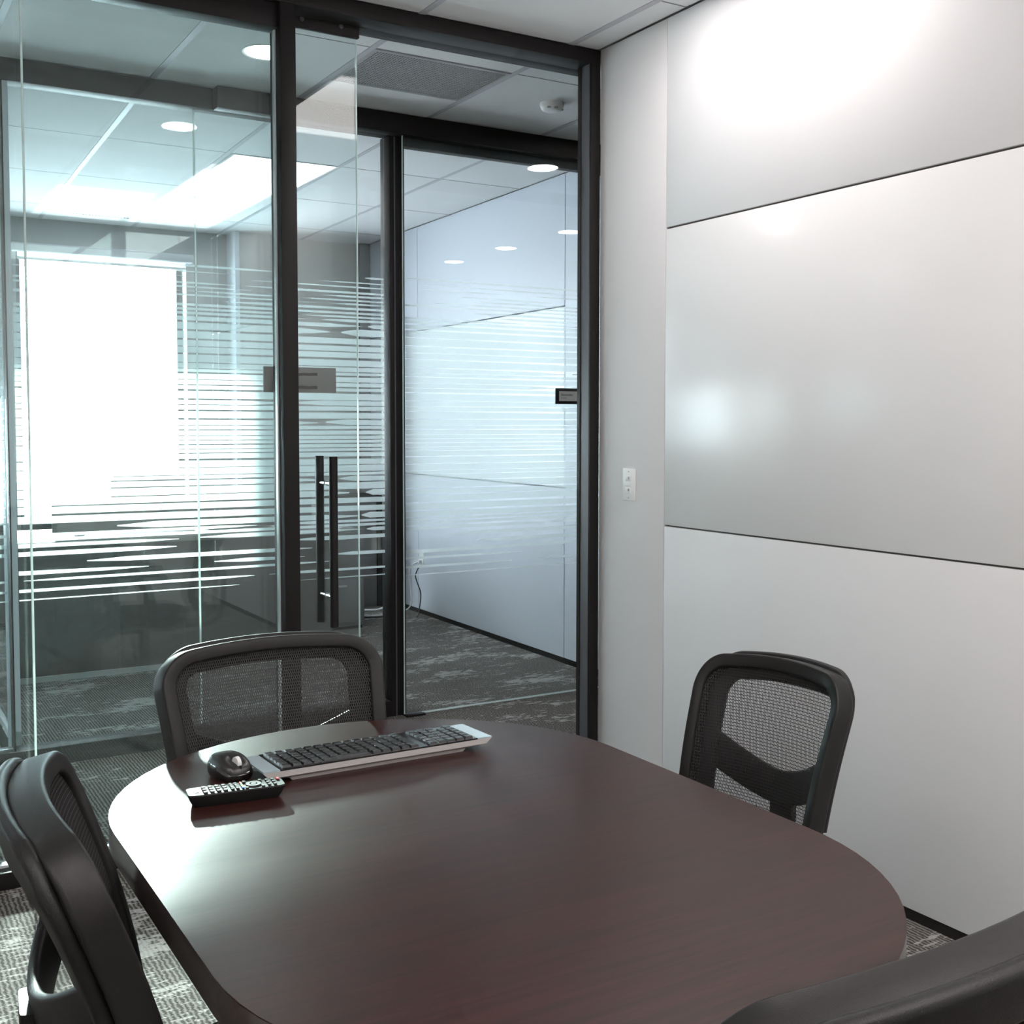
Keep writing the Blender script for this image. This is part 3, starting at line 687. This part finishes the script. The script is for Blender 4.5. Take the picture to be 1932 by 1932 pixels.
def make_chair():
    root = empty('office_chair')
    # seat
    bm = bmesh.new()
    out = []
    for k in range(48):
        t = 2 * PI * k / 48; c, s = math.cos(t), math.sin(t)
        out.append((0.225 * math.copysign(abs(c) ** 0.55, c), 0.0 + 0.195 * math.copysign(abs(s) ** 0.55, s)))
    prof = [(0.90, 0.425), (1.0, 0.44), (1.0, 0.468), (0.96, 0.482), (0.80, 0.490), (0.4, 0.487)]
    rings = [[bm.verts.new((x * f, y * f, z - (0.02 if y > 0.13 else 0) * f)) for x, y in out] for f, z in prof]
    for A, B in zip(rings, rings[1:]):
        for k in range(48): bm.faces.new((A[k], A[(k + 1) % 48], B[(k + 1) % 48], B[k]))
    bm.faces.new(rings[0]); bm.faces.new(rings[-1])
    link('seat', fin(bm, 'seat', 60), 'chair_fabric', root)
    box('seat_mechanism', (-0.09, -0.14, 0.375), (0.09, 0.12, 0.424), 'chair_dark', root, bev=0.01)
    # back frame
    pm = perim(); pts = [BS(u, v) for u, v in pm]; nr = [bnorm(u, v) for u, v in pm]
    bm = bmesh.new(); add_sweep(bm, pts, nr, [(x, y + 0.012) for x, y in rsec(0.030, 0.044, 0.005)], closed=True)
    link('back_frame', fin(bm, 'back_frame', 50), 'chair_grey', root)
    # mesh net
    bm = bmesh.new(); nu, nv = 24, 28; grid = []
    for j in range(nv + 1):
        v = 0.02 + 0.96 * j / nv; row = []
        d = max(0, v - 0.86) / 0.14; d2 = max(0, 0.14 - v) / 0.14; dd = max(d, d2)
        um = 0.97 - 0.27 * (1 - math.sqrt(max(0, 1 - dd * dd)))
        for i in range(nu + 1): row.append(bm.verts.new(BS(um * (2 * i / nu - 1), v, -0.002)))
        grid.append(row)
    for j in range(nv):
        for i in range(nu): bm.faces.new((grid[j][i], grid[j][i + 1], grid[j + 1][i + 1], grid[j + 1][i]))
    link('mesh_net', fin(bm, 'mesh_net', 80), 'net', root)
    # rear shell: a second plastic rim behind the frame, deepest at the top corners
    pm2 = [q for q in perim(inset=0.07) if q[1] > 0.28]
    # order the open run from the right side over the top to the left side
    pm2.sort(key=lambda q: math.atan2(q[1] - 0.30, q[0]))
    pts = [BS(u, v, 0.044) for u, v in pm2]; nr = [bnorm(u, v) for u, v in pm2]
    bm = bmesh.new(); add_sweep(bm, pts, nr, rsec(0.062, 0.020, 0.008))
    link('back_shell', fin(bm, 'back_shell', 50), 'chair_plastic', root)
    # yoke: broad band that leaves both stiles at mid height, sags and meets the spine
    run = []; nr = []
    for k in range(25):
        u = -1 + 2 * k / 24; v = 0.58 - 0.20 * (1 - abs(u) ** 1.8)
        run.append(BS(u * 0.98, v, 0.046 + 0.050 * (1 - u * u))); nr.append(bnorm(u, v))
    bm = bmesh.new(); add_sweep(bm, run, nr, rsec(0.072, 0.016, 0.006))
    link('yoke', fin(bm, 'yoke', 50), 'chair_plastic', root)
    # spine to the seat mechanism
    c0 = BS(0, 0.34, 0.110)
    run = [c0 + Vector((0, 0, 0.03)), c0, Vector((0, c0.y + 0.005, 0.50)), Vector((0, c0.y + 0.02, 0.43)), Vector((0, c0.y + 0.08, 0.395)), Vector((0, -0.12, 0.395))]
    nr = [(0, -1, 0), (0, -1, 0), (0, -1, 0), (0, -0.8, -0.6), (0, -0.2, -1), (0, 0, -1)]
    bm = bmesh.new(); add_sweep(bm, run, nr, rsec(0.075, 0.022, 0.007))
    link('spine', fin(bm, 'spine', 60), 'chair_plastic', root)
    # screw caps on the rear of the top rail
    for s in (-1, 1):
        q = BS(0.62 * s, 0.955, 0.048); cyl('screw_cap', q, 0.005, 0.003, 'chair_grey', root, axis='y', seg=12)
    # armrests: flat curved upright and pad
    for s in (-1, 1):
        run = [Vector((s * 0.13, -0.02, 0.412)), Vector((s * 0.215, -0.02, 0.418)), Vector((s * 0.262, -0.025, 0.45)), Vector((s * 0.272, -0.03, 0.52)), Vector((s * 0.268, -0.015, 0.60)), Vector((s * 0.262, 0.015, 0.655))]
        nr = [(0, 0, -1), (s * 0.3, 0, -1), (s * 0.8, 0, -0.5), (s, 0, 0), (s, 0, 0), (s, 0, 0)]
        bm = bmesh.new(); add_sweep(bm, run, nr, rsec(0.046, 0.018, 0.006))
        ar = link('armrest', fin(bm, 'armrest', 60), 'chair_plastic', root)
        bm = bmesh.new(); add_box(bm, (s * 0.262 - 0.036, -0.10, 0.655), (s * 0.262 + 0.036, 0.11, 0.680), 0.010, 3)
        link('arm_pad', fin(bm, 'arm_pad', 60), 'chair_plastic', ar)
    # gas lift, five-spoke base, casters
    cyl('gas_lift', (0, 0, 0.10), 0.025, 0.275, 'chair_dark', root, seg=18)
    for k in range(5):
        a = 2 * PI * k / 5 + 0.93; dx, dy = math.cos(a), math.sin(a)
        run = [Vector((0.02 * dx, 0.02 * dy, 0.108)), Vector((0.12 * dx, 0.12 * dy, 0.098)), Vector((0.235 * dx, 0.235 * dy, 0.070))]
        bm = bmesh.new(); add_sweep(bm, run, [(0, 0, 1)] * 3, rsec(0.042, 0.026, 0.008))
        sp_ = link('base_spoke', fin(bm, 'base_spoke', 60), 'chair_plastic', root)
        bm = bmesh.new()
        for s in (-1, 1):
            c = Vector((0.225 * dx - s * 0.017 * dy, 0.225 * dy + s * 0.017 * dx, 0.0285))
            ring = []
            for e in (-0.009, 0.009):
                ring.append([bm.verts.new(c + Vector((-dy * e, dx * e, 0)) + 0.0285 * (math.cos(2 * PI * j / 16) * Vector((dx, dy, 0)) + math.sin(2 * PI * j / 16) * Vector((0, 0, 1)))) for j in range(16)])
            for j in range(16): bm.faces.new((ring[0][j], ring[0][(j + 1) % 16], ring[1][(j + 1) % 16], ring[1][j]))
            bm.faces.new(ring[0]); bm.faces.new(ring[1])
        link('caster', fin(bm, 'caster', 40), 'chair_dark', sp_)
    return root
proto = make_chair()
CH = [((-1.705, -1.555, 0), PI, (1.02, 1, 0.965), 'black mesh office chair at the far end of the table, in front of the glass'),
      ((-1.225, -1.935, 0), math.radians(101), (0.73, 1, 0.95), 'black mesh office chair pushed up to the table beside the white wall'),
      ((-1.935, -2.125, 0), math.radians(-96), (0.97, 1, 0.99), 'black mesh office chair on the left side of the table, seen edge on'),
      ((-1.70, -2.55, 0), 0.0, (1, 1, 0.975), 'black mesh office chair nearest the camera, seen from behind')]
for i, (loc, rz, sc, lab) in enumerate(CH):
    c = proto if i == 0 else copy_tree(proto)
    c.location = loc; c.rotation_euler = (0, 0, rz); c.scale = sc
    tag(c, lab, 'chair', 'mesh chairs around the meeting table')

# ------------------------------------------------------------------ things on the table
TZ = 0.740
kb = empty('keyboard', (-1.663, -1.636, TZ), 0.0); tag(kb, 'black wireless keyboard with silver underside on the mahogany table', 'keyboard')
kb.rotation_euler = (0, 0, 0)
L2, D2 = 0.222, 0.058
def zt(y): return 0.0200 - 0.030 * (y + 0.0)      # deck slopes up toward the camera side (front edge at -y is higher)
bm = bmesh.new()
# silver tray: tapered underside
def ring(lx, y0, y1, dz): return [bm.verts.new((x, y, (zt(y) if dz is None else dz))) for x, y in ((-lx, y0), (lx, y0), (lx, y1), (-lx, y1))]
R0 = ring(L2 - 0.055, -D2 + 0.012, D2 - 0.01, 0.0); R1 = ring(L2 - 0.050, -D2 + 0.010, D2 - 0.008, 0.006)
R2 = ring(L2 - 0.010, -D2 + 0.002, D2 - 0.002, 0.011); R3 = ring(L2, -D2, D2, None)
for A, B in ((R0, R1), (R1, R2), (R2, R3)):
    for k in range(4): bm.faces.new((A[k], A[(k + 1) % 4], B[(k + 1) % 4], B[k]))
bm.faces.new(R0); bm.faces.new(R3)
link('tray', fin(bm, 'tray', 30), 'kbd_silver', kb)
def slab(name, x0, x1, y0, y1, lo, hi, mat, skew=0.0):
    bm = bmesh.new()
    P = [(x0, y0), (x1, y0), (x1 - skew, y1), (x0 + skew, y1)]
    a = [bm.verts.new((x, y, zt(y) + lo)) for x, y in P]; b = [bm.verts.new((x, y, zt(y) + hi)) for x, y in P]
    bm.faces.new(a); bm.faces.new(b)
    for k in range(4): bm.faces.new((a[k], a[(k + 1) % 4], b[(k + 1) % 4], b[k]))
    return link(name, fin(bm, name), mat, kb)
slab('deck', -L2 + 0.030, L2 - 0.030, -D2, D2, 0.0002, 0.0030, 'deck_black')
slab('end_cap', -L2, -L2 + 0.0295, -D2, D2, 0.0002, 0.0026, 'kbd_end')
slab('end_cap', L2 - 0.0295, L2, -D2, D2, 0.0002, 0.0026, 'kbd_end')
bm = bmesh.new(); k0 = 0.0078; k1 = 0.0064
a = [bm.verts.new((sx * k0, sy * k0, 0)) for sx, sy in ((-1, -1), (1, -1), (1, 1), (-1, 1))]; b = [bm.verts.new((sx * k1, sy * k1, 0.004)) for sx, sy in ((-1, -1), (1, -1), (1, 1), (-1, 1))]
bm.faces.new(a); bm.faces.new(b)
for k in range(4): bm.faces.new((a[k], a[(k + 1) % 4], b[(k + 1) % 4], b[k]))
KEY = fin(bm, 'key'); KEY.materials.append(MATS['key_black'])
tilt = math.atan(-0.030)
for r in range(6):
    y = -D2 + 0.0135 + r * 0.0178
    for k in range(20):
        if r == 0 and 5 <= k <= 8 and k != 5: continue
        if k == 14 or (k == 18 and r == 5): continue
        x = -L2 + 0.044 + k * 0.0187
        o_ = bpy.data.objects.new('key', KEY); COL.objects.link(o_); o_.parent = kb
        o_.location = (x, y, zt(y) + 0.0031); o_.rotation_euler = (tilt, 0, 0)
        if r == 0 and k == 5: o_.scale = (4.6, 1, 1); o_.location.x = x + 0.028
# mouse
ms = empty('computer_mouse', (-1.915, -1.605, TZ), math.radians(12)); tag(ms, 'small black computer mouse beside the keyboard', 'mouse')
def blob(name, z0, prof, mat, parent, sx, sy, p=0.62):
    bm = bmesh.new(); n = 40; rings = []
    for f, z, dy in prof:
        rings.append([bm.verts.new((sx * f * math.copysign(abs(math.cos(2 * PI * k / n)) ** p, math.cos(2 * PI * k / n)), dy + sy * f * math.copysign(abs(math.sin(2 * PI * k / n)) ** p, math.sin(2 * PI * k / n)), z0 + z - (0.010 * max(0, -math.sin(2 * PI * k / n)) if z > 0.012 else 0))) for k in range(n)])
    for A, B in zip(rings, rings[1:]):
        for k in range(n): bm.faces.new((A[k], A[(k + 1) % n], B[(k + 1) % n], B[k]))
    bm.faces.new(rings[0]); bm.faces.new(rings[-1])
    return link(name, fin(bm, name, 60), mat, parent)
blob('base_shell', 0, [(0.90, 0.0, 0), (0.98, 0.006, 0), (1.0, 0.012, 0), (0.97, 0.021, 0), (0.93, 0.024, 0)], 'mouse_gloss', ms, 0.030, 0.046)
blob('top_shell', 0, [(0.92, 0.0241, 0), (0.88, 0.030, 0), (0.74, 0.0355, 0), (0.5, 0.0385, 0), (0.2, 0.0395, 0)], 'mouse_black', ms, 0.030, 0.046)
cyl('scroll_wheel', (-0.0035, -0.024, 0.0285), 0.0105, 0.007, 'paper', ms, axis='x', seg=20)
box('button_seam', (-0.0006, -0.040, 0.018), (0.0006, -0.0365, 0.0262), 'black_matte', ms)
# remote control
rm = empty('remote_control', (-1.945, -1.735, TZ), math.radians(-7)); tag(rm, 'long black remote control lying in front of the mouse', 'remote')
bm = bmesh.new()
def rring(lx, wy, z):
    return [bm.verts.new((lx * math.copysign(abs(math.cos(t)) ** 0.22, math.cos(t)), wy * math.copysign(abs(math.sin(t)) ** 0.22, math.sin(t)), z)) for t in [2 * PI * (k + 0.5) / 32 for k in range(32)]]
RR = [rring(0.068, 0.015, 0.0), rring(0.074, 0.020, 0.010), rring(0.078, 0.0225, 0.020), rring(0.077, 0.0215, 0.022)]
for A, B in zip(RR, RR[1:]):
    for k in range(32): bm.faces.new((A[k], A[(k + 1) % 32], B[(k + 1) % 32], B[k]))
bm.faces.new(RR[0]); bm.faces.new(RR[-1])
link('body', fin(bm, 'body', 35), 'remote_body', rm)
bm = bmesh.new(); add_box(bm, (-0.0034, -0.0042, 0), (0.0034, 0.0042, 0.0022), 0.0008, 1); BTN = fin(bm, 'button', 40); BTN.materials.append(MATS['remote_key'])
def btn(x, y, sx=1, sy=1, mat=None):
    me = BTN
    if mat: me = BTN.copy(); me.materials.clear(); me.materials.append(MATS[mat])
    o_ = bpy.data.objects.new('button', me); COL.objects.link(o_); o_.parent = rm; o_.location = (x, y, 0.0221); o_.scale = (sx, sy, 1)
for k in range(4):
    for j in (-1, 0, 1): btn(-0.050 + 0.0105 * k, 0.0125 * j)
for k in range(2):
    for j in (-1.2, -0.4, 0.4, 1.2): btn(-0.007 + 0.008 * k, 0.0105 * j, 0.8, 0.8)
for j, mt in zip((-1.2, -0.4, 0.4, 1.2), ('blue', 'yellow', 'green', 'red')): btn(0.0095, 0.0105 * j, 0.6, 0.9, mt)
lathe('ring_pad', [(0.0125, 0.0), (0.0125, 0.0018), (0.0065, 0.0018), (0.0065, 0.0)], (0.0285, 0.0, 0.0221), 'remote_key', rm, seg=20)
cyl('ok_button', (0.0285, 0, 0.0221), 0.0045, 0.002, 'remote_key', rm, seg=14)
for x, y in ((0.0155, 0.016), (0.0155, -0.016), (0.0415, 0.016), (0.0415, -0.016)): btn(x, y, 0.8, 0.8)
for k in range(2):
    for j in (-1, 0, 1): btn(0.052 + 0.0095 * k, 0.0125 * j, 0.8, 0.8)
btn(0.0705, 0.013, 0.8, 1.1, 'red')
text('mark', 'T', 0.010, (-0.066, -0.004, 0.0222), (0, 0, -PI / 2), 'paper', rm)

# ------------------------------------------------------------------ far office furniture
dk = empty('office_desk', (-0.86, 2.80, 0)); tag(dk, 'dark desk with full front panel in the far office', 'desk')
box('desk_top', (-0.93, -0.03, 0.705), (0.93, 0.75, 0.735), 'desk_top', dk, bev=0.003)
box('front_panel', (-0.90, 0.0, 0.03), (0.90, 0.02, 0.7045), 'desk_dark', dk)
box('side_panel', (-0.90, 0.0205, 0.0), (-0.87, 0.72, 0.7045), 'desk_dark', dk)
box('side_panel', (0.87, 0.0205, 0.0), (0.90, 0.72, 0.7045), 'desk_grey', dk)
box('foot_rail', (-0.90, -0.012, 0.0), (0.90, -0.0005, 0.028), 'grey_plastic', dk)
cb = empty('filing_cabinet', (0.36, 3.45, 0)); tag(cb, 'grey low filing cabinet at the end of the far office desk', 'cabinet')
box('body', (-0.21, -0.04, 0.02), (0.155, 0.56, 0.655), 'desk_grey', cb, bev=0.003)
for z in (0.05, 0.36):
    dr = box('drawer', (-0.195, -0.058, z), (0.14, -0.041, z + 0.28), 'desk_grey', cb, bev=0.002)
    box('handle', (-0.07, -0.068, z + 0.235), (0.02, -0.0585, z + 0.247), 'grey_plastic', dr)
box('plinth', (-0.20, -0.02, 0.0), (0.145, 0.55, 0.019), 'black_matte', cb)
ps = empty('paper_stack', (0.24, 3.56, 0.656)); tag(ps, 'loose stack of white papers on the grey filing cabinet', 'papers')
for k in range(4):
    s_ = box('sheet', (-0.105, -0.148, 0.004 * k), (0.105, 0.148, 0.004 * k + 0.0036), 'paper', ps); s_.rotation_euler = (0, 0, random.uniform(-0.25, 0.25))
# tall cupboard back at the right
cp = empty('low_cupboard', (0.70, 4.20, 0)); tag(cp, 'dark grey cupboard in the far office corner with a black side', 'cabinet')
box('body', (-0.19, 0.0, 0.0), (0.26, 0.40, 0.80), 'desk_grey', cp, bev=0.003)
box('side_board', (0.261, -0.02, 0.0), (0.325, 0.40, 0.82), 'black_matte', cp)
box('top_board', (-0.20, -0.02, 0.801), (0.26, 0.40, 0.825), 'desk_dark', cp, bev=0.002)
# monitor, telephone and cup on the desk
mo = empty('desk_monitor', (-0.38, 3.22, 0.7355), math.radians(170)); tag(mo, 'dark computer monitor with its back to the corridor on the office desk', 'monitor')
box('screen_shell', (-0.20, -0.012, 0.035), (0.20, 0.018, 0.235), 'screen_grey', mo, bev=0.006)
box('stand', (-0.025, 0.0185, 0.006), (0.025, 0.045, 0.15), 'black_matte', mo, bev=0.004)
box('foot', (-0.10, -0.06, 0.0), (0.10, 0.09, 0.006), 'black_matte', mo, bev=0.002)
dv = empty('desk_sun_block', (-0.74, 3.02, 0.7355)); tag(dv, 'low grey panel across the office desk, added to block the low sun', 'sun blocker')
box('panel', (-0.74, -0.008, 0.012), (0.74, 0.008, 0.205), 'desk_grey', dv, bev=0.003)  # made-up panel, keeps the low sun off part of the meeting room floor
for x in (-0.60, 0.60): box('foot', (x - 0.02, -0.05, 0.0), (x + 0.02, 0.05, 0.0118), 'grey_plastic', dv, bev=0.001)
ph = empty('desk_phone', (-0.05, 3.25, 0.7355)); tag(ph, 'black desk telephone at the right end of the office desk', 'telephone')
box('base', (-0.09, -0.09, 0.0), (0.09, 0.09, 0.04), 'black_matte', ph, bev=0.008)
tube('handset', [(-0.06, -0.08, 0.055), (-0.06, -0.05, 0.068), (-0.06, 0.05, 0.068), (-0.06, 0.08, 0.055)], 0.018, 'chair_plastic', ph, seg=10)
box('display', (0.0, 0.02, 0.041), (0.07, 0.07, 0.046), 'grey_plastic', ph)
dp = empty('document_pile', (-1.25, 3.25, 0.7355), 0.2); tag(dp, 'low pile of white documents on the left of the office desk', 'papers')
for k in range(3):
    s_ = box('sheet', (-0.148, -0.105, 0.005 * k), (0.148, 0.105, 0.005 * k + 0.0045), 'paper', dp); s_.rotation_euler = (0, 0, 0.15 * k)
# office chair behind the desk
oc = empty('executive_chair', (-0.75, 3.75, 0)); tag(oc, 'dark high-back chair behind the far office desk', 'chair')
box('seat', (-0.25, -0.25, 0.42), (0.25, 0.25, 0.50), 'chair_fabric', oc, bev=0.03, seg=3)
bm = bmesh.new()
add_box(bm, (-0.22, 0.22, 0.52), (0.22, 0.30, 1.02), 0.035, 3); link('backrest', fin(bm, 'backrest', 60), 'chair_fabric', oc)
box('back_post', (-0.04, 0.24, 0.38), (0.04, 0.30, 0.5195), 'chair_dark', oc)
cyl('gas_lift', (0, 0, 0.08), 0.025, 0.339, 'chair_dark', oc)
for k in range(5):
    a = 2 * PI * k / 5; bm = bmesh.new()
    add_sweep(bm, [Vector((0.02 * math.cos(a), 0.02 * math.sin(a), 0.09)), Vector((0.28 * math.cos(a), 0.28 * math.sin(a), 0.06))], [(0, 0, 1)] * 2, rsec(0.04, 0.03, 0.008))
    b_ = link('base_spoke', fin(bm, 'base_spoke'), 'chair_dark', oc)
    cyl('caster', (0.28 * math.cos(a), 0.28 * math.sin(a) - 0.012, 0.028), 0.028, 0.024, 'chair_dark', b_, axis='y', seg=14)
# wall outlet, cords, power strip
wx = ox(1.02, 3.72)
ol = empty('wall_outlet', (wx, 3.72, 0.395)); tag(ol, 'white wall outlet low on the far office side wall', 'outlet')
box('cover_plate', (-0.006, -0.036, -0.058), (-0.0005, 0.036, 0.058), 'white_plastic', ol, bev=0.0015)
for z in (0.022, -0.022): box('socket', (-0.0075, -0.016, z - 0.013), (-0.0062, 0.016, z + 0.013), 'white_plastic', ol, bev=0.0005)
plg = box('plug', (-0.030, -0.013, -0.034), (-0.0077, 0.013, -0.010), 'cord_white', ol, bev=0.003)
def bez(P, n=24):
    out = []; P = [Vector(q) for q in P]; P = [P[0]] + P + [P[-1]]
    for i in range(1, len(P) - 2):
        for k in range(n):
            t = k / n; a, b, c, d = P[i - 1], P[i], P[i + 1], P[i + 2]
            out.append(0.5 * ((2 * b) + (-a + c) * t + (2 * a - 5 * b + 4 * c - d) * t * t + (-a + 3 * b - 3 * c + d) * t ** 3))
    out.append(P[-2]); return out
c1 = tube('power_cord', bez([(wx - 0.032, 3.72, 0.372), (wx - 0.07, 3.76, 0.33), (wx - 0.05, 3.80, 0.18), (wx - 0.06, 3.78, 0.06), (wx - 0.10, 3.86, 0.006), (wx - 0.20, 4.0, 0.006)], 10), 0.005, 'cord_white', seg=8)
tag(c1, 'white power cord hanging from the wall outlet', 'cord')
c2_ = tube('power_cord', bez([(wx - 0.012, 3.735, 0.34), (wx - 0.05, 3.72, 0.27), (wx - 0.02, 3.70, 0.15), (wx - 0.03, 3.70, 0.05), (wx - 0.06, 3.66, 0.006), (wx - 0.10, 3.60, 0.006)], 10), 0.004, 'cord_black', seg=8)
tag(c2_, 'thin black power cord hanging below the wall outlet', 'cord')
c3_ = tube('power_cord', bez([(0.50, 3.95, 0.005), (0.65, 3.78, 0.005), (0.80, 3.72, 0.005), (0.90, 3.80, 0.005)], 10), 0.005, 'cord_black', seg=8); tag(c3_, 'black cord lying loose on the office carpet', 'cord')
c4_ = tube('power_cord', bez([(0.78, 4.02, 0.009), (0.86, 3.98, 0.009), (0.93, 3.92, 0.035), (0.95, 3.84, 0.009), (0.97, 3.78, 0.009)], 10), 0.009, 'cord_white', seg=8); tag(c4_, 'thick white cable looping on the office carpet beside the cupboard', 'cord')
